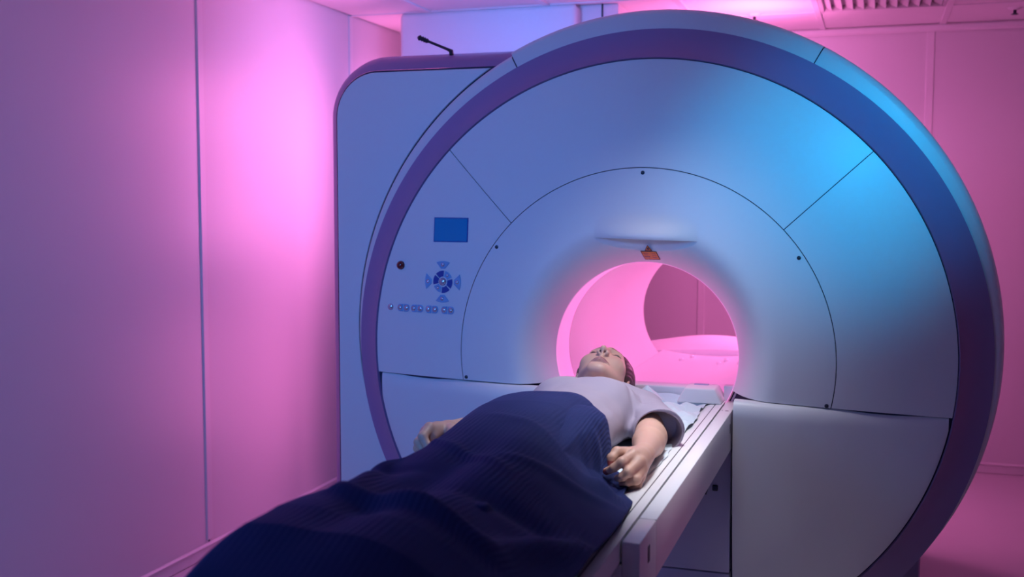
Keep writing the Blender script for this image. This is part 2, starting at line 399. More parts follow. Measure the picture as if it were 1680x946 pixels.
# dark ring (rounded outward bevel) and the pale casing behind it
prof = [(.9985, .03), (.9985, .002), (1.002, -.003)]
for t in np.linspace(.06, 1, 10): prof.append((1.002 + .108*(.62*t+.38*t*t), -.003 + .100*(1.42*t-.42*t*t)))
prof += [(1.110, .104), (1.02, .104)]
obj('ring', *lathe(prof, 256, clip=-ZF+.004), M_RING, S, angle=60)
def casing(a0, a1): return lathe([(1.03, .105), (1.118, .105), (1.130, .110), (1.138, .125), (1.143, .16), (1.146, .23), (1.146, 1.45), (1.10, 1.52), (.40, 1.60), (RB+.04, 1.63)], 200, 0, .04, a0, a1, clip=-ZF+.004)
cA, cB = math.radians(60.2), math.radians(117.0); g_ = .0016
obj('casing', *casing(math.radians(-74), cA-g_), M_WHITE, S, angle=50)
obj('casing', *casing(cA+g_, cB-g_), M_WHITE, S, angle=50)
obj('casing_backing', *lathe([(1.03, .112), (1.112, .112), (1.134, .16), (1.14, .24), (1.14, 1.4)], 60, 0, .04, cA-.05, cB+.05), M_GAP, S)
# bore tube, joint groove, LED rim with added glow, rear flare, bridge and rear tray
yb = float(fin(np.array(RB)))
obj('bore_tube', *lathe([(RB, .2065), (RB, 1.56), (RB+.015, 1.60), (RB+.045, 1.635)], 160), M_BORE, S, angle=40)
obj('tube_joint', *lathe([(RB+.004, .190), (RB+.004, .215)], 96), M_GAP, S)
obj('light_band', *lathe([(RB, yb), (RB-.0022, yb+.003), (RB-.0022, yb+.008), (RB, yb+.012), (RB, .2045)], 160), M_LED_GLOW, S, angle=60)  # thin LED rim, with the liner front made to glow for the halo
def bridge(u, v):
    x = (u-.5)*2*.232; y = .13 + 1.51*v; return x, y, -.218 + .35*x*x + 0*v
obj('bore_bridge', *grid(bridge, 24, 12, (0, 0, -.02)), M_BORE, S)
def tray(u, v):
    x = -.46 + .80*u; y = 1.625 + .43*v; return x, y, -.200 + .012*np.sin(5*x+1.2) + .02*np.exp(-((v-1)/.2)**2)*np.sin(6*x+2)
obj('rear_tray', *grid(tray, 40, 16, (0, 0, -.05)), M_BORE, S)
for x, y in ((-.07, 1.50), (-.10, 1.38), (.10, 1.42), (.08, 1.32), (.175, 1.30)):
    obj('rail_stud', *[q for q in (lambda V, F: ([(a, c+y, b) for a, b, c in V], F))(*lathe([(0.0001, .0), (.006, .0), (.010, -.006), (.010, -.016)], 14, x, 0))] if False else tube([(x, y, -.23), (x, y, -.208+.35*x*x), (x, y, -.203+.35*x*x)], [.010, .010, .005], 12), M_BORE, S)
# side body: rounded box with a dark bevelled rim, front plate and a seamed side panel
X0, Z1, RC = -1.287, 1.078, .235
def outline(d, n=16):
    x0, z1, rc = X0+d, Z1-d*1.08, max(RC-d, .02); P = [(x0, -ZF+.004), (x0, -.3)]
    P += [(x0+rc-rc*math.cos(t), z1-rc+rc*math.sin(t)) for t in np.linspace(0, PI/2, n)]
    P += [(-.62, z1), (-.42, z1)]; return P
rows = [(0, 1.40), (0, .26), (.004, .232), (.018, .192), (.038, .160), (.062, .1365)]
V, F = [], []; m_ = len(outline(0))
for d, y in rows: V += [(x, y, z) for x, z in outline(d)]
for i in range(len(rows)-1):
    for k in range(m_-1): F.append([i*m_+k, i*m_+k+1, (i+1)*m_+k+1, (i+1)*m_+k])
n = len(V); V += [(-.42, y, -ZF+.004) for d, y in ((0, 1.40),)]
F.append(list(range(m_))+[n])
SB = obj('side_body', V, F, M_RING, S, angle=50)
SB['label'] = 'dark violet rounded rim of the side housing'
P = outline(.0625); V = [(x, .1372, z) for x, z in P] + [(-.42, .1372, -ZF+.004)]
obj('front_backing', V, [list(range(len(V)))], M_GAP, S, smooth=False)
def panel_poly(d):
    """side panel outline: left edge, rounded corner, top, then the curve that follows the casing"""
    x0, z1, rc, rr = X0+.0695+d, Z1-.0750-d, .165-d, 1.1340+d
    xt = -math.sqrt(max(rr*rr-(z1-.04)**2, 0)); P = [(x0, -ZF+.006)]
    P += [(x0+rc-rc*math.cos(t), z1-rc+rc*math.sin(t)) for t in np.linspace(0, PI/2, 12)]
    a0 = math.atan2(z1-.04, xt); a1 = PI+1.05
    P += [(rr*math.cos(a), .04+rr*math.sin(a)) for a in np.linspace(a0, a1, 60) if .04+rr*math.sin(a) > -ZF+.01]
    P.append((P[-1][0], -ZF+.006))
    return P
P = panel_poly(.0); P2 = panel_poly(.002)
V = [(x, .1365, z) for x, z in P] + [(x, .1290, z) for x, z in P] + [(x, .1270, z) for x, z in P2]; k_ = len(P)
F = [[l*k_+i, l*k_+(i+1) % k_, (l+1)*k_+(i+1) % k_, (l+1)*k_+i] for l in range(2) for i in range(k_)] + [[2*k_+i for i in range(k_)]]
obj('side_panel', V, F, M_PANEL, S, smooth=False)
# strip of the casing flange between ring and side panel
obj('casing_flange', *lathe([(1.06, .1062), (1.112, .1062), (1.122, .114), (1.1265, .126), (1.128, .1375)], 120, 0, .04, math.radians(117.15), math.radians(245), clip=-ZF+.004), M_WHITE, S, angle=40)
obj('rear_plinth', *rbox(-1.2, .915, .24, 1.38, -ZF, -.55, .02), M_RING, S)
# screws of the central cover
for x, z in ((.008, .617), (-.501, .365), (.512, .345), (-.614, -.094), (.607, -.123)):
    obj('screw', *dome(x, z, .0072, .003, fxz, 16, 3), M_BOLT, S)
# warning label under the laser hood
def flab(x, z): return float(fin(np.array(math.hypot(x, z)))) - .0015
def quad_on(pts, n, off, fn=flab):
    (a, b, c, d) = [np.array(p, float) for p in pts]; V, F = [], []
    for i in range(n):
        for j in range(n):
            s, t = i/(n-1), j/(n-1); p = (a*(1-s)+b*s)*(1-t) + (d*(1-s)+c*s)*t; V.append((p[0], fn(p[0], p[1])-off, p[1]))
    for i in range(n-1):
        for j in range(n-1): F.append([i*n+j, (i+1)*n+j, (i+1)*n+j+1, i*n+j+1])
    return V, F
L = [(-.004, .358), (.051, .357), (.056, .327), (.002, .326)]
lab = obj('warning_label', *quad_on(L, 10, .0012), M_BLACK, S); lab['label'] = 'orange laser warning label with dark border'
cL = np.mean(L, 0); obj('label_field', *quad_on([cL+(np.array(p)-cL)*np.array((.93, .88)) for p in L], 10, .002), M_ORANGE, lab)
for k, (s0, s1) in enumerate(((.08, .42), (.08, .36), (.08, .46), (.08, .40))):
    zz = .350-.0055*k; obj('print_line', *quad_on([(.000+s0*.05, zz), (.000+s1*.05, zz), (.001+s1*.05, zz-.0016), (.001+s0*.05, zz-.0016)], 4, .0026), M_RED, lab)
for k in range(3):
    zz = .349-.0065*k; obj('print_line', *quad_on([(.031, zz), (.046, zz), (.047, zz-.0018), (.032, zz-.0018)], 4, .0026), M_RED, lab)
tri = obj('warning_triangle', *quad_on([(.0245, .3785), (.0255, .3785), (.038, .3585), (.011, .3585)], 8, .002), M_BLACK, S)
obj('triangle_mark', *quad_on([(.0243, .3745), (.0257, .3745), (.0335, .3610), (.0155, .3610)], 6, .0028), M_ORANGE, tri)
obj('triangle_symbol', *quad_on([(.0225, .3705), (.0275, .3705), (.0300, .3625), (.0195, .3625)], 6, .0034), M_BLACK, tri)
# control panel
def rectpoly(x0, x1, z0, z1): return [(x0, z1), (x1, z1), (x1, z0), (x0, z0)]
scr = obj('screen_frame', *quad_on([(-.754, .4655), (-.6145, .4645), (-.6145, .3795), (-.754, .3785)], 8, .0012, fxz), M_KEY, S)
obj('screen', *quad_on([(-.7505, .4625), (-.6185, .4615), (-.6185, .3825), (-.7505, .3815)], 8, .0024, fxz), M_SCREEN, scr)
obj('stop_knob', *join(dome(-.891, .291, .0165, .017, fxz, 24, 6)), M_RED, S)
cx, cz = -.711, .238
def arc(r0, r1, a0, a1, n=7):
    a0, a1 = math.radians(a0), math.radians(a1)
    return [(cx+r0*math.cos(a), cz+r0*math.sin(a)) for a in np.linspace(a0, a1, n)] + [(cx+r1*math.cos(a), cz+r1*math.sin(a)) for a in np.linspace(a1, a0, n)]
for a in range(0, 360, 60):
    light = a in (60, 240)
    k = obj('key', *prism(arc(.0185, .0395, a-26-10, a+26-10), fxz, .003), M_KEYLIGHT if light else M_KEY, S)
    if light:
        k['label'] = 'pale blue key with a raised dot'
        obj('dot', *dome(cx+.029*math.cos(math.radians(a-10)), cz+.029*math.sin(math.radians(a-10)), .0065, .007, fxz, 12, 4), M_CHROME, k)
    else: k['label'] = 'flat dark blue key'
obj('centre_button', *dome(cx, cz, .0150, .009, fxz, 20, 5), M_CHROME, S)
for a in (0, 90, 180, 270):
    rm = .0625; poly = arc(.048, .0735, a-22, a+22, 7); poly = poly[7:] + [(cx+.047*math.cos(math.radians(a+d)), cz+.047*math.sin(math.radians(a+d))) for d in (-10, 10)]
    k = obj('arrow_key', *prism(poly, fxz, .004), M_KEYLIGHT, S)
    obj('dot', *dome(cx+.060*math.cos(math.radians(a)), cz+.060*math.sin(math.radians(a)), .0085, .008, fxz, 14, 4), M_CHROME, k)
obj('round_button', *dome(-.933, .138, .0125, .008, fxz, 18, 5), M_CHROME, S)
for k in range(4):
    for s in (0, 1):
        xa = (-.8905, -.8315, -.769, -.7035)[k] + (0 if s == 0 else .0283); z = .138
        hw, hh = .0122, .0135
        poly = []
        for a in np.linspace(-PI/2, PI/2, 9): poly.append((hw*.15 + hw*.85*math.cos(a), hh*math.sin(a)))
        poly += [(-hw, hh), (-hw, -hh)]
        sg = -1 if s == 0 else 1
        poly = [(xa + sg*p[0], z+p[1]) for p in poly]
        kb = obj('half_button', *prism(poly, fxz, .004), M_KEYLIGHT, S)
        obj('dot', *dome(xa, z, .0112, .009, fxz, 14, 5), M_CHROME, kb)
# thin sensor rod on top of the side housing
rod = obj('sensor_rod', *tube([(-.783, .22, 1.055), (-.785, .215, 1.083), (-.80, .213, 1.090), (-.895, .205, 1.130)], [.009, .009, .0055, .005], 10), M_BOLT, S)
obj('rod_tip', *tube([(-.872+.0, .207, 1.120), (-.880, .2065, 1.1235), (-.881, .2065, 1.124), (-.888, .206, 1.127), (-.889, .206, 1.1275), (-.897, .2055, 1.131), (-.898, .2055, 1.1312), (-.908, .205, 1.1355), (-.914, .2045, 1.138)],
                     [.006, .010, .006, .0105, .006, .0105, .006, .011, .006], 12), M_BOLT, rod)

# ------------------------------------------------------------------ patient table
T = thing('patient_table', 'white patient table sliding into the scanner bore under the blanket', 'table', (0, -1.25, -ZF))
ZT = -.150; YE = -2.55
# cradle: shallow dished top with raised edge bands
def cradle(u, v):
    x = -.2745 + .549*u; y = YE + (.105-YE)*v
    a = np.abs(x); dish = np.where(a < .236, -.018*(1-np.clip((a-.18)/.056, 0, 1)), 0)
    return x, y, ZT + dish
obj('cradle', *grid(cradle, 90, 16, (0, 0, -.045)), M_TABLE, T, angle=30)
for s in (1, -1):
    obj('edge_strip', *rbox(*sorted((s*.2520, s*.2745)), YE, .03, ZT-.002, ZT+.0012, .0006, 1), M_TABLE, T)
    obj('edge_groove', *rbox(*sorted((s*.2492, s*.2522)), YE, .03, ZT-.002, ZT+.0007, 0), M_BOLT, T, smooth=False)
    rail = obj('side_rail', *rbox(*sorted((s*.2770, s*.316)), -1.388, .058, -.278, ZT, .004), M_TABLE, T)
    obj('rail_end', *rbox(*sorted((s*.2770, s*.316)), -1.562, -1.391, -.285, ZT, .005), M_TABLE, T)
    obj('rail_slot', *rbox(*sorted((s*.3135, s*.3172)), -1.485, -1.468, -.215, -.180, .001), M_BOLT, T, smooth=False)
    obj('rail_slot', *rbox(*sorted((s*.3135, s*.3172)), -.165, -.158, -.215, -.185, .001), M_BOLT, T, smooth=False)
obj('rail_core', *rbox(-.2765, .2765, -1.55, -.09, -.27, -.197, 0), M_GAP, T, smooth=False)
obj('end_crossbar', *rbox(-.279, .279, -1.562, -1.50, -.30, -.20, .004), M_TABLE, T)
obj('undercarriage', *rbox(-.20, .20, -2.35, -.30, -.36, -.27, .012), M_TBASE, T)
obj('lift_column', *rbox(-.17, .17, -2.0, -1.45, -.86, -.34, .02), M_TBASE, T)
obj('foot', *rbox(-.24, .24, -2.25, -1.2, -ZF, -.85, .03), M_TBASE, T)
obj('rail_mark', *rbox(.296, .306, -.128, -.123, ZT-.001, ZT+.0006, 0), M_BOLT, T, smooth=False)
obj('rail_mark', *rbox(.283, .287, -.120, -.116, ZT-.001, ZT+.0006, 0), M_BOLT, T, smooth=False)

# ------------------------------------------------------------------ headrest and paper on the cradle
H = thing('headrest', 'white moulded headrest base with sloped block beside the bore opening', 'headrest', (.03, .03, ZT-.018))
def wedge(x0, x1, y0, y1, z0, z1, ix, iy0, iy1, r=.006):
    bm = bmesh.new(); vs = [bm.verts.new(p) for p in ((x0, y0, z0), (x1, y0, z0), (x1, y1, z0), (x0, y1, z0), (x0+ix, y0+iy0, z1), (x1-ix, y0+iy0, z1), (x1-ix, y1-iy1, z1), (x0+ix, y1-iy1, z1))]
    for f in ((3, 2, 1, 0), (4, 5, 6, 7), (0, 1, 5, 4), (1, 2, 6, 5), (2, 3, 7, 6), (3, 0, 4, 7)): bm.faces.new([vs[i] for i in f])
    bmesh.ops.bevel(bm, geom=list(bm.edges), offset=r, segments=3, profile=.5, affect='EDGES'); return bm_out(bm)
obj('base', *wedge(-.225, .235, .025, .118, ZT-.018, ZT+.044, .03, .008, .01), M_FOAM, H)
obj('side_block', *wedge(.120, .272, -.030, .10, ZT+.001, ZT+.050, .026, .006, .01), M_FOAM, H)
obj('block_recess', *rbox(.165, .215, .055, .075, ZT+.046, ZT+.053, .003), M_TBASE, H)
obj('side_block', *wedge(-.262, -.200, -.055, .10, ZT-.004, ZT+.062, .014, .006, .01), M_FOAM, H)
nx, ny = 110, 230
def paper(u, v):
    y = -1.00 + 1.01*v
    xr = .226 + .007*np.sin(13*y) + .002*np.sin(61*y+1); xl = -.236 + .01*np.sin(19*y+2)
    x = xl + (xr-xl)*u
    P = np.stack([x, y, 0*x], -1)
    cr = np.abs(noise(P, 26, 1)) * .010 + np.abs(noise(P, 55, 2))*.006
    edge = np.clip(np.minimum(u, 1-u)/.06, 0, 1)
    hill = 0*x
    for (px, py, wx, wy, an, hh) in ((.035, -.10, .085, .10, .5, .078), (.10, -.16, .10, .07, -.6, .058), (.15, -.24, .07, .10, .3, .034), (.07, -.22, .06, .09, 1.0, .050), (.17, -.13, .06, .05, .9, .030), (.19, -.36, .05, .10, .1, .016)):
        cx_, sy_ = (x-px)*math.cos(an)+(y-py)*math.sin(an), -(x-px)*math.sin(an)+(y-py)*math.cos(an)
        hill = np.maximum(hill, hh*(1-np.maximum(np.abs(cx_)/wx*1.0+.25*np.abs(sy_)/wy, np.abs(sy_)/wy)))
    a = np.abs(x); dish = np.where(a < .236, -.018*(1-np.clip((a-.18)/.056, 0, 1)), 0)
    up_ = np.where(y > -.02, .040*np.clip((y+.02)/.04, 0, 1), 0)
    z = ZT + dish + .0025 + cr*(.35+.65*edge) + hill + up_
    under = np.exp(-((x+.05)/.15)**4)*(y < -.12)
    z = z*(1-under) + (ZT-.014)*under
    return x, y, z
pp = obj('paper_sheet', *grid(paper, nx, ny), M_PAPER, loc=(0, -.6, ZT-.015), angle=30)
pp['label'] = 'crumpled pale blue paper sheet on the table beside her head'; pp['category'] = 'paper sheet'

# ------------------------------------------------------------------ the patient: one continuous surface extracted from a signed distance field
def smin(a, b, k):
    h = np.clip(.5+.5*(b-a)/k, 0, 1); return b*(1-h) + a*h - k*h*(1-h)
def smax(a, b, k): return -smin(-a, -b, k)
def sph(P, c, r): return np.linalg.norm(P-np.array(c, np.float32), axis=1) - r
def ell(P, c, r):
    q = (P-np.array(c, np.float32)); r = np.array(r, np.float32)
    k0 = np.linalg.norm(q/r, axis=1); k1 = np.linalg.norm(q/(r*r), axis=1)+1e-9
    return np.where(k0 < 1e-4, -r.min(), k0*(k0-1)/k1)
def cap(P, a, b, ra, rb):
    a = np.array(a, np.float32); b = np.array(b, np.float32); d = b-a
    t = np.clip((P-a)@d/(d@d), 0, 1); return np.linalg.norm(P-a-t[:, None]*d, axis=1) - (ra+(rb-ra)*t)
HC = np.array((-.098, -.168, -.055)); HS = 1.08; HP = math.radians(13); HY = math.radians(6)   # head centre, size, chin-down tilt, turn
Rx = np.array([[1, 0, 0], [0, math.cos(HP), -math.sin(HP)], [0, math.sin(HP), math.cos(HP)]])
Ry = np.array([[math.cos(HY), 0, math.sin(HY)], [0, 1, 0], [-math.sin(HY), 0, math.cos(HY)]])
RH = Rx@Ry                      # columns: lateral, crown, face directions
def to_head(P): return (((P-HC)@RH)/HS).astype(np.float32)
def head_w(p): return RH@(np.array(p)*HS) + HC
def sd_head(Pw):
    P = to_head(Pw); A = P.copy(); A[:, 0] = np.abs(A[:, 0])
    d = ell(P, (0, .032, -.018), (.074, .086, .094))
    d = smin(d, ell(P, (0, -.022, .028), (.060, .080, .056)), .03)
    d = smin(d, cap(A, (.052, -.045, .002), (.016, -.098, .064), .017, .016), .03)
    d = smin(d, sph(P, (0, -.099, .068), .0175), .02)
    d = smin(d, sph(A, (.041, -.022, .046), .026), .025)
    d = smin(d, cap(A, (.012, .031, .076), (.040, .027, .062), .010, .009), .018)
    d = smax(d, -ell(A, (.035, .010, .090), (.020, .011, .016)), .014)
    d = smin(d, ell(A, (.0345, .0095, .0635), (.0155, .0115, .0135)), .004)
    d = smax(d, -cap(A, (.022, .0060, .0800), (.047, .0050, .0715), .0018, .0018), .002)   # lid crease
    d = smin(d, cap(P, (0, .018, .080), (0, -.0235, .1040), .0075, .0100), .012)
    d = smin(d, sph(A, (.0125, -.0280, .0925), .0078), .008)
    d = smin(d, cap(P, (0, -.036, .092), (0, -.046, .0850), .006, .006), .012)
    d = smax(d, -cap(A, (.0068, -.0450, .0950), (.0064, -.0255, .0985), .0042, .0030), .0012)
    d = smin(d, cap(A, (.0, -.0568, .0862), (.0260, -.0632, .0740), .0046, .0022), .006)
    d = smin(d, ell(P, (0, -.0615, .079), (.021, .008, .0105)), .004)
    d = smin(d, cap(A, (.0, -.0648, .0880), (.0250, -.0660, .0738), .0054, .0024), .003)
    d = smax(d, -ell(P, (0, -.0835, .0955), (.014, .005, .006)), .006)
    ear = ell(A, (.0775, .000, -.012), (.008, .030, .018)); ear = smax(ear, -ell(A, (.086, .003, -.010), (.006, .018, .010)), .004)
    d = smin(d, ear, .006)
    return d*HS
NB, NT = head_w((0, -.050, -.022)), np.array((-.062, -.400, -.112))
def sd_neck(P): return cap(P, NB, NT, .051, .056)
SHL, ELL_, WRL = (.098, -.455, -.108), (.176, -.750, -.114), (.2146, -1.035, -.0955)
SHR, ELR, WRR = (-.205, -.455, -.108), (-.268, -.745, -.118), (-.292, -1.055, -.068)
def sd_torso(P):
    d = ell(P, (-.052, -.595, -.092), (.156, .235, .085))
    d = smin(d, ell(P, (-.045, -.84, -.085), (.135, .20, .080)), .05)
    d = smin(d, ell(P, (-.045, -1.03, -.090), (.152, .17, .078)), .05)
    d = smin(d, cap(P, (-.17, -.445, -.110), (.065, -.445, -.110), .054, .054), .05)
    A = P.copy(); A[:, 0] = np.abs(A[:, 0]+.052)
    d = smin(d, sph(A, (.075, -.61, -.062), .055), .05)
    return d
def sd_arm(P, s, e, w_):
    s, e, w_ = map(np.array, (s, e, w_))
    d = cap(P, s, e, .050, .040)
    mid = e + (w_-e)*.35
    d = smin(d, cap(P, e, mid, .040, .039), .02)
    return smin(d, cap(P, mid, w_, .039, .0255), .02)
HAND_L = dict(wrist=WRL, t=[(0.191, -1.07, -0.088), (0.1657, -1.115, -0.0769), (0.1583, -1.135, -0.0866), (0.1581, -1.14, -0.1005)],
    i=[(0.2077, -1.12, -0.0772), (0.1892, -1.165, -0.0879), (0.1699, -1.165, -0.1028), (0.15, -1.15, -0.1169)],
    m=[(0.225, -1.13, -0.0916), (0.2054, -1.17, -0.1092), (0.1921, -1.17, -0.1206), (0.1769, -1.155, -0.13)],
    r=[(0.2286, -1.125, -0.112), (0.2227, -1.16, -0.128), (0.2039, -1.155, -0.1367), (0.1841, -1.14, -0.1451)],
    p=[(0.2238, -1.115, -0.1328), (0.2217, -1.14, -0.1464), (0.2087, -1.135, -0.1548), (0.1931, -1.125, -0.1616)])
HAND_R = dict(wrist=(-0.292, -1.055, -.068), t=[(-0.274, -1.085, -.056), (-0.260, -1.112, -.058), (-0.262, -1.135, -.070), (-0.272, -1.150, -.080)],
    i=[(-0.314, -1.132, -.046), (-0.317, -1.168, -.062), (-0.300, -1.176, -.083), (-0.284, -1.160, -.088)],
    m=[(-0.328, -1.124, -.060), (-0.333, -1.156, -.080), (-0.316, -1.163, -.101), (-0.300, -1.146, -.104)],
    r=[(-0.336, -1.114, -.078), (-0.342, -1.140, -.099), (-0.326, -1.146, -.117), (-0.309, -1.130, -.118)],
    p=[(-0.338, -1.102, -.095), (-0.346, -1.122, -.113), (-0.333, -1.128, -.127), (-0.317, -1.114, -.128)])
def sd_hand(P, Hd):
    w_ = np.array(Hd['wrist']); d = cap(P, w_, w_+(np.array(Hd['m'][0])-w_)*.15, .0250, .024)
    for f, rr in zip('imrp', (.0135, .0140, .0135, .0120)): d = smin(d, cap(P, w_+(np.array(Hd[f][0])-w_)*.12, Hd[f][0], .0165, rr), .016)
    d = smin(d, cap(P, w_+(np.array(Hd['t'][0])-w_)*.3, Hd['t'][1], .0165, .0125), .014)
    mid = (np.array(Hd['m'][0])+np.array(Hd['i'][0]))/2; pc = (np.array(Hd['t'][1])+np.array(Hd['r'][1]))/2
    d = smin(d, cap(P, w_*.45+mid*.55, mid*.45+pc*.55, .021, .019), .012)
    for f, rr in zip('timrp', ((.0150, .0122, .0110, .0092), (.0130, .0116, .0102, .0086), (.0134, .0118, .0104, .0088), (.0130, .0113, .0100, .0084), (.0116, .0102, .0090, .0076))):
        j = Hd[f]; e = cap(P, j[0], j[1], rr[0], rr[1])
        e = smin(e, sph(P, j[1], rr[1]*1.04), .004)
        e = smin(e, cap(P, j[1], j[2], rr[1], rr[2]), .004); e = smin(e, cap(P, j[2], j[3], rr[2], rr[3]), .004)
        d = smin(d, e, .0045)
    return d
def sd_legs(P):
    d = 1e3
    for s in (-1, 1):
        h, k, a, t = (-.045+s*.080, -1.06, -.090), (-.05+s*.095, -1.45, -.105), (-.05+s*.10, -1.80, -.125), (-.05+s*.13, -1.845, -.055)
        l = smin(cap(P, h, k, .080, .056), cap(P, k, a, .055, .037), .03); l = smin(l, cap(P, a, t, .034, .022), .02)
        d = l if isinstance(d, float) or d is 1e3 else np.minimum(d, l)
    return d
ZB = -.1655
GR = [(sd_torso, (-.26, -1.25, -.2), (.17, -.38, .06), .04), (sd_neck, (-.17, -.46, -.19), (.02, -.18, .02), .03), (sd_head, (-.21, -.33, -.2), (.02, -.02, .08), .025),
      (lambda P: sd_arm(P, SHL, ELL_, WRL), (.03, -1.04, -.2), (.25, -.39, -.04), .035), (lambda P: sd_arm(P, SHR, ELR, WRR), (-.34, -1.09, -.2), (-.14, -.39, -.02), .035),
      (lambda P: sd_hand(P, HAND_L), (.12, -1.20, -.19), (.26, -1.00, -.05), .008), (lambda P: sd_hand(P, HAND_R), (-.39, -1.20, -.17), (-.24, -1.02, -.02), .008),
      (sd_legs, (-.26, -1.90, -.22), (.17, -1.02, .02), .05)]
def sd_body(P):
    d = np.full(len(P), .3, np.float32)
    for fn, lo, hi, k in GR:
        lo = np.array(lo)-.06; hi = np.array(hi)+.06
        m = np.all((P > lo) & (P < hi), axis=1)
        if m.any():
            e = fn(P[m]); dm = d[m]; d[m] = np.where(dm > .25, np.minimum(e, dm), smin(dm, e, k))
    return smax(d, ZB - P[:, 2], .006)
def surface_net(sdf, lo, hi, h, B=12):
    lo = np.array(lo, np.float32); n = np.ceil((np.array(hi)-lo)/h/B).astype(int)*B + 1
    D = np.full(n, .5, np.float32)
    bc = np.stack(np.meshgrid(*[np.arange(0, k-1, B) for k in n], indexing='ij'), -1).reshape(-1, 3)
    ctr = (lo + (bc+B/2)*h).astype(np.float32); dc = sdf(ctr); keep = np.abs(dc) < B*h*.9*1.25 + .004
    for b in bc[~keep & (dc < 0)]: D[b[0]:b[0]+B+1, b[1]:b[1]+B+1, b[2]:b[2]+B+1] = -.5
    loc = np.stack(np.meshgrid(*[np.arange(B+1)]*3, indexing='ij'), -1).reshape(-1, 3)
    kb = bc[keep]
    for s in range(0, len(kb), 60):
        ch = kb[s:s+60]; idx = (ch[:, None]+loc[None]).reshape(-1, 3)
        D[idx[:, 0], idx[:, 1], idx[:, 2]] = sdf((lo+idx*h).astype(np.float32))
    Sg = D < 0
    cnt = sum(Sg[a:n[0]-1+a, b:n[1]-1+b, c:n[2]-1+c].astype(np.uint8) for a in (0, 1) for b in (0, 1) for c in (0, 1))
    act = (cnt > 0) & (cnt < 8); cells = np.argwhere(act); vid = np.full(act.shape, -1, np.int32); vid[act] = np.arange(len(cells))
    acc = np.zeros((len(cells), 3)); wt = np.zeros(len(cells)); cor = np.array([(a, b, c) for a in (0, 1) for b in (0, 1) for c in (0, 1)])
    dv = [D[tuple((cells+c).T)] for c in cor]
    for i in range(8):
        for j in range(i+1, 8):
            if np.abs(cor[i]-cor[j]).sum() != 1: continue
            x = (dv[i] < 0) != (dv[j] < 0); t = dv[i]/(dv[i]-dv[j]+1e-12)
            acc[x] += (cor[i]+t[:, None]*(cor[j]-cor[i]))[x]; wt[x] += 1
    V = lo + (cells + acc/wt[:, None])*h; Q = []
    for ax in range(3):
        sl0 = [slice(0, k) for k in n]; sl1 = [slice(0, k) for k in n]; sl0[ax] = slice(0, n[ax]-1); sl1[ax] = slice(1, n[ax])
        e = np.argwhere(Sg[tuple(sl0)] != Sg[tuple(sl1)]); o1, o2 = [k for k in range(3) if k != ax]
        e = e[(e[:, o1] > 0) & (e[:, o2] > 0) & (e[:, o1] < n[o1]-1) & (e[:, o2] < n[o2]-1)]
        q = []
        for a, b in ((0, 0), (-1, 0), (-1, -1), (0, -1)):
            c = e.copy(); c[:, o1] += a; c[:, o2] += b; q.append(vid[tuple(c.T)])
        Q.append(np.stack(q, -1))
    return V, np.concatenate(Q)
def mesh_np(name, V, Q, m, parent=None, loc=(0, 0, 0), relax=1):
    """fast mesh from quads, outward normals by bmesh, light smoothing"""
    off = np.array(loc, float); p = parent
    while p: off = off + np.array(p.location); p = p.parent
    for _ in range(relax):
        s = np.zeros_like(V); c = np.zeros(len(V))
        for k in range(4):
            a, b = Q[:, k], Q[:, (k+1) % 4]
            np.add.at(s, a, V[b]); np.add.at(c, a, 1); np.add.at(s, b, V[a]); np.add.at(c, b, 1)
        V = V*.5 + .5*s/np.maximum(c, 1)[:, None]
    me = bpy.data.meshes.new(name); me.vertices.add(len(V)); me.vertices.foreach_set('co', (V-off).astype(np.float32).ravel())
    me.loops.add(Q.size); me.loops.foreach_set('vertex_index', Q.astype(np.int32).ravel()); me.polygons.add(len(Q))
    me.polygons.foreach_set('loop_start', np.arange(0, Q.size, 4, dtype=np.int32)); me.update(calc_edges=True); me.validate()
    bm = bmesh.new(); bm.from_mesh(me); bmesh.ops.recalc_face_normals(bm, faces=bm.faces); bm.to_mesh(me); bm.free()
    me.shade_smooth(); me.materials.append(m); o = bpy.data.objects.new(name, me); C.objects.link(o)
    if parent: o.parent = parent
    else: o.location = loc
    return o, V
V, Q = surface_net(sd_body, (-.40, -1.90, -.18), (.28, .0, .10), .0026)
person, V = mesh_np('person', V, Q, M_SKIN, None, (-.05, -.95, ZB))
person['label'] = 'woman in a lilac t-shirt lying on her back, hands at her sides'; person['category'] = 'person'
# skin colour: lips, painted mouth-line shade, brows, lashes, nails, slight blush
col_ = np.tile(np.array((.68, .40, .295)), (len(V), 1)) * (1 + .05*noise(V, 40, 4))[:, None]
hp = to_head(V.astype(np.float32)).astype(float); ax_ = np.abs(hp[:, 0])
def blend(mask, c):
    global col_
    mask = np.clip(mask, 0, 1)[:, None]; col_ = col_*(1-mask) + np.array(c)*mask
inhead = (np.abs(hp[:, 0]) < .1) & (hp[:, 1] > -.13) & (hp[:, 1] < .14) & (np.abs(hp[:, 2]) < .14)
front = inhead & (hp[:, 2] > .05)
lipz = -.0612 - .0036*(ax_/.028)
lw = np.clip(1-(ax_/.0265)**2, 0, 1)**.5
blend(front*np.clip((.0072*lw+.0012-np.abs(hp[:, 1]-lipz-.0003))/.0015, 0, 1)*(lw > 0)*.85, (.46, .19, .19))
blend(front*np.clip((.0012-np.abs(hp[:, 1]-lipz))/.0008+.4, 0, 1)*(ax_ < .028), (.22, .07, .08))  # shade where the lips meet, painted as a dark line
browc = .0275 + .0045*np.clip(1-((ax_-.034)/.022)**2, 0, 1)
blend(front*np.clip((.0036-np.abs(hp[:, 1]-browc))/.0015, 0, 1)*(ax_ > .014)*(ax_ < .050)*.8, (.16, .08, .06))
lash = .0058 - .0022*((ax_-.0345)/.0125)**2
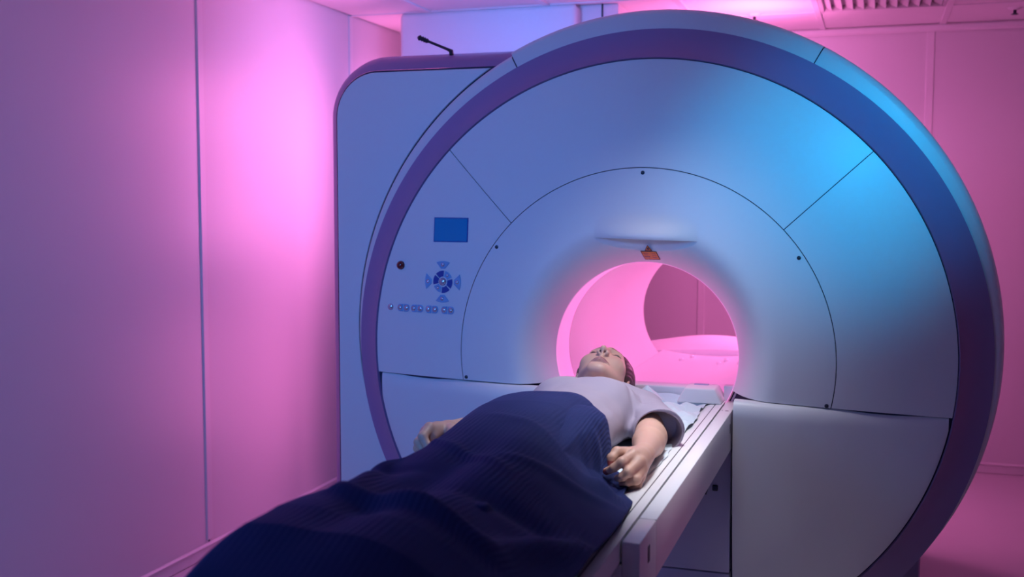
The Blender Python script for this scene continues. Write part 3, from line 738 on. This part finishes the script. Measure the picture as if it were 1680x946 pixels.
blend(front*np.clip((.0036-np.abs(hp[:, 1]-lash))/.0012, 0, 1)*(ax_ > .021)*(ax_ < .050), (.05, .022, .02))
blend(front*np.clip(1-np.hypot(ax_-.042, hp[:, 1]+.022)/.022, 0, 1)*.35, (.62, .30, .25))
for Hd in (HAND_L, HAND_R):
    for f in 'timrp':
        a, b = np.array(Hd[f][2]), np.array(Hd[f][3]); d = b-a; t = (V-a)@d/(d@d)
        dist = np.linalg.norm(V-b, axis=1); tip = np.array(Hd[f][3])
        outn = (np.array(Hd[f][2])-np.array(Hd['wrist'])); 
        if f == 't': out = np.array((-.3, -.9, .3))
        else:
            p1, p2 = np.array(Hd[f][1]), np.array(Hd[f][2]); e1 = p1-np.array(Hd[f][0]); out = e1/np.linalg.norm(e1) - d/np.linalg.norm(d)*.0
        out = out - d*(out@d)/(d@d); out /= np.linalg.norm(out)
        side = (V-a-t[:, None]*d)@out
        blend(((dist < .0125) & (t > .40) & (side > .0058))*.9, (.30, .035, .045) if f in 'ti' else (.60, .33, .29))
at_ = person.data.color_attributes.new('Col', 'FLOAT_COLOR', 'POINT')
at_.data.foreach_set('color', np.concatenate([np.clip(col_, 0, 1), np.ones((len(V), 1))], 1).astype(np.float32).ravel())

BODYV = V[(sd_torso(V.astype(np.float32)) < .03) | (sd_legs(V.astype(np.float32)) < .03)]
# t-shirt: inflated torso plus loose short sleeves with real openings
def sd_sleeve(P, s, e):
    s = np.array(s); e = np.array(e); d = e-s; L_ = np.linalg.norm(d); u = d/L_
    t = (P-s)@u; end = t - .262 + .10*(P[:, 2]+.10)
    P = P.copy(); P[:, 2] = (P[:, 2]+.108)*1.15-.108; r2 = .073 if s[0] > 0 else .070
    a = np.maximum(cap(P, s - u*.01, s+u*.40, .065, r2), end)
    h_ = np.maximum(cap(P, s - u*.01, s+u*.40, .059, r2-.0065), .190-t)
    return a, h_
def sd_shirt(P):
    d = sd_torso(P) - .0105
    P3 = P.astype(float)
    fold = .0035*np.abs(noise(P3*np.array((1.0, .55, 1.0)), 38, 5)) + .0018*noise(P3, 75, 6)
    d = d - fold
    d = np.maximum(d, -(P[:, 1]+1.13))
    holes = None
    for sh, el in ((SHL, (.204, -.745, -.110)), (SHR, ELR)):
        a, h_ = sd_sleeve(P, sh, el); d = smin(d, a - fold*.8, .03)
        h_ = np.maximum(h_, .006 - sd_torso(P)); holes = h_ if holes is None else np.minimum(holes, h_)
    d = np.minimum(d, sd_torso(P) - .0045)
    d = np.maximum(d, -holes)
    # armpit crease and neck opening
    for a_, b_, w_, dep in (((.055, -.53, -.02), (.125, -.70, -.05), .009, .006), ((.100, -.60, -.02), (.170, -.59, -.03), .008, .003), ((.09, -.50, -.02), (.13, -.62, -.04), .007, .004)):
        a2, b2 = np.array(a_)[:2], np.array(b_)[:2]; dd = b2-a2; t_ = np.clip(((P[:, :2]-a2)@dd)/(dd@dd), 0, 1)
        q_ = np.linalg.norm(P[:, :2]-a2-t_[:, None]*dd, axis=1); d = d + dep*np.exp(-(q_/w_)**2)*np.sin(PI*np.clip(t_, .03, .97))*(P[:, 2] > -.11)
    neck = cap(P, NB, np.array((-.060, -.395, -.090)), .060, .066)
    d = smax(d, -neck, .004)
    return smax(d, (ZB-.001) - P[:, 2], .004)
V, Q = surface_net(sd_shirt, (-.37, -1.15, -.18), (.28, -.34, .06), .0023)
shirt, _ = mesh_np('t_shirt', V, Q, M_SHIRT, person)
shirt['label'] = 'lilac short-sleeved t-shirt'
# hair: shell over the skull, open at the face, with combed strands
def sd_hair(Pw):
    P = to_head(Pw); 
    ang = np.arctan2(P[:, 0], P[:, 1]+.12); gro = .0007*np.sin(ang*64+3*np.sin(P[:, 2]*30)) + .0005*np.sin(ang*131)
    d = ell(P, (0, .030, -.028), (.0920, .098, .101)) - gro
    d = smin(d, ell(P, (0, -.030, -.075), (.060, .060, .040)), .03)
    A = P.copy(); A[:, 0] = np.abs(A[:, 0])
    face = ell(A, (0, -.016, .075), (.0690, .088, .084))
    d = smax(d, -face, .006)
    d = smax(d, -(P[:, 1]+.075), .01)
    return np.maximum(d*HS, ZB-.002-Pw[:, 2])
V, Q = surface_net(sd_hair, (-.22, -.30, -.19), (.02, .0, .08), .0024)
hair, _ = mesh_np('hair', V, Q, M_HAIR, person); hair['label'] = 'brown hair swept back from the face'

# ------------------------------------------------------------------ blanket
NU, NV = 330, 460
def blanket_pts():
    u, v = np.meshgrid(np.linspace(0, 1, NU), np.linspace(0, 1, NV), indexing='ij')
    # hem line towards the head, then run down the table to the foot end
    t = v
    def edge_r(y): return np.interp(-y, [.88, 1.02, 1.12, 1.185, 1.22, 1.26, 1.30, 1.50, 1.80, 2.1, 2.5], [.150, .188, .196, .200, .205, .222, .244, .262, .268, .268, .262])
    yh_r, yh_c, yh_l = -1.045, -.895, -.93
    y_nom = -.895 - t*1.56
    xr = edge_r(-1.05 - t*1.405); xl = np.interp(-y_nom, [.88, 1.12, 1.24, 1.34, 1.6, 2.5], [-.262, -.268, -.285, -.395, -.42, -.42])
    x = xl + (xr-xl)*u
    yh = np.interp(x, [-.30, -.24, -.15, -.02, .05, .09, .12, .14], [-.97, -.93, -.905, -.895, -.915, -.952, -1.0, -1.05])
    y = yh*(1-t) + (-2.455)*t
    return u, v, x, y
u, v, x, y = blanket_pts()
zt = np.interp(-y, [.85, .95, 1.1, 1.3, 1.5, 1.75, 1.95, 2.10, 2.20, 2.30, 2.46], [.012, .024, .028, .018, .005, .000, .010, .030, .030, -.015, -.10])
wr = np.interp(-y, [.85, 1.05, 1.22, 1.42, 1.8, 2.2, 2.5], [.160, .150, .152, .21, .25, .27, .28])
wl = np.interp(-y, [.85, 1.0, 1.2, 1.4, 1.8, 2.2, 2.5], [.25, .262, .262, .27, .28, .30, .30])
dx = x + .045; tt = np.where(dx > 0, dx/wr, -dx/wl); pw = np.where(dx > 0, np.interp(-y, [1.2, 1.45], [3.6, 2.8]), 3.6)
zb = ZT + .006 - .014*np.clip((x-.10)/.04, 0, 1)*np.clip((.215-x)/.03, 0, 1)*np.clip((y+1.33)/.08, 0, 1)
z = zb + (zt-zb)*np.exp(-np.abs(tt)**pw)
P3 = np.stack([x, y, z], -1)
# the two legs show as a soft double ridge, feet tent it at the end
leg = np.clip((-y-1.30)/.3, 0, 1)*np.clip((2.25+y)/.2, 0, 1)
z = z - .020*leg*np.exp(-(dx/.045)**2)
# folds: long soft creases plus short wrinkles
def crease(x0, y0, x1, y1, w_, h_):
    a = np.array((x0, y0)); d = np.array((x1-x0, y1-y0)); q = np.stack([x-x0, y-y0], -1); L2 = d@d
    s = np.clip((q@d)/L2, 0, 1); dist = np.hypot(*(np.moveaxis(q - s[..., None]*d, -1, 0))); return h_*np.exp(-(dist/w_)**2)*np.sin(PI*np.clip(s*.9+.05, 0, 1))**.5
z += crease(-.27, -1.28, -.12, -1.98, .022, .018) + crease(-.12, -1.98, .16, -2.02, .03, .030) + crease(.16, -2.02, .24, -1.75, .028, .022)
z += crease(-.20, -1.45, .05, -1.62, .02, .008) + crease(-.1, -1.25, .12, -1.36, .018, .005) + crease(.03, -1.55, .22, -1.42, .02, .008) + crease(-.28, -1.6, -.20, -2.1, .025, .012)
z -= crease(.02, -1.80, .20, -1.78, .04, .014) + crease(-.24, -1.8, -.10, -1.70, .03, .008)
amp = .0025 + .0035*np.clip((-y-1.2)/.6, 0, 1)
z += amp*noise(P3.reshape(-1, 3)*np.array((1, .6, 0)), 26, 7).reshape(x.shape) + .0012*noise(P3.reshape(-1, 3)*np.array((.5, 1.4, 0)), 60, 8).reshape(x.shape)
# the cloth rests on the body: never lower than the legs and belly underneath
hm = np.full((90, 190), -1.0); bv = BODYV[(BODYV[:, 1] < -.80)]
bi = np.clip(((bv[:, 0]+.45)/.01).astype(int), 0, 89); bj = np.clip(((-bv[:, 1]-.7)/.01).astype(int), 0, 189); np.maximum.at(hm, (bi, bj), bv[:, 2])
for _ in range(2): hm = np.max([np.roll(np.roll(hm, a, 0), b, 1) for a in (-1, 0, 1) for b in (-1, 0, 1)], 0)
for _ in range(3): hm = np.mean([np.roll(np.roll(hm, a, 0), b, 1) for a in (-1, 0, 1) for b in (-1, 0, 1)], 0)
fx, fy = np.clip((x+.45)/.01-.5, 0, 88), np.clip((-y-.7)/.01-.5, 0, 188); i0, j0 = fx.astype(int), fy.astype(int); fx -= i0; fy -= j0
hb = hm[i0, j0]*(1-fx)*(1-fy)+hm[i0+1, j0]*fx*(1-fy)+hm[i0, j0+1]*(1-fx)*fy+hm[i0+1, j0+1]*fx*fy
hb = np.where(x > .132, -1, hb); z = np.maximum(z, hb+.014)
zc = np.interp(-y, [.85, .93, 1.07, 1.12, 1.22, 1.32, 1.41, 1.5, 1.6, 1.75], [.030, .026, .024, .018, .002, -.008, -.018, -.028, -.020, .02])
zc = zc - .85*(-.18-x) + np.where(x > -.18, .8*(x+.18), 0); kk = np.clip(.5+.5*(zc-z)/.012, 0, 1); z = zc*(1-kk)+z*kk-.012*kk*(1-kk)
zE = np.interp(-y, [.9, 1.2, 1.3, 1.5, 1.65, 1.84, 1.99, 2.14, 2.46], [-.13, -.118, -.104, -.088, -.079, -.088, -.096, -.101, -.14])
wE = np.clip((-.19-x)/.115, 0, 1); wE = wE*wE*(3-2*wE)*np.clip((-y-1.1)/.15, 0, 1); z = z*(1-wE) + zE*wE
# drape: over the left table edge the cloth falls; right edge lies on the cradle
over = np.clip((-.312 - x)/.108, 0, 1)
zfall = z - over**1.15*.55
x2 = np.where(x < -.312, -.312 - .030*np.sin(over*PI/2) - .012*np.sin(y*17)*over, x)
z = np.where(x < -.312, zfall, z)
z = np.where((x > -.30), np.maximum(z, zb-.002), z)
# the little lifted corner below her left hand
z += .030*np.exp(-((x-.185)/.035)**2-((y+1.345)/.045)**2)
# keep clear of the hand that lies on the hem
z = np.where((np.abs(x-.175) < .05) & (y > -1.22), np.minimum(z, -.128+0*z) if False else z, z)
V = np.stack([x2, y, z], -1); du = np.cumsum(np.concatenate([np.zeros((1, NV)), np.linalg.norm(np.diff(V, axis=0), axis=-1)]), 0)
ii, jj = np.meshgrid(np.arange(NU-1), np.arange(NV-1), indexing='ij'); q = (ii*NV+jj).ravel()
F = np.stack([q, q+NV, q+NV+1, q+1], -1)
bl = obj('blanket', V.reshape(-1, 3), F, M_BLANKET, loc=(0, -1.6, ZT), angle=80)
uvl = bl.data.uv_layers.new(name='UVMap'); li = np.zeros(len(bl.data.loops), np.int32); bl.data.loops.foreach_get('vertex_index', li)
ic = np.argmin(np.abs(x+.045), 0); du = du - du[ic, np.arange(NV)][None]
uvc = np.stack([du.ravel(), -y.ravel()], -1)[li]; uvl.data.foreach_set('uv', uvc.astype(np.float32).ravel())
so = bl.modifiers.new('thickness', 'SOLIDIFY'); so.thickness = .006; so.offset = 0
bl['label'] = 'navy blue ribbed blanket over her legs and belly'; bl['category'] = 'blanket'

# ------------------------------------------------------------------ everything was written with the bore axis at z = 0: stand it on the floor at z = 0
for o in bpy.data.objects:
    if o.parent is None and o.type in ('MESH', 'EMPTY'): o.location.z += ZF
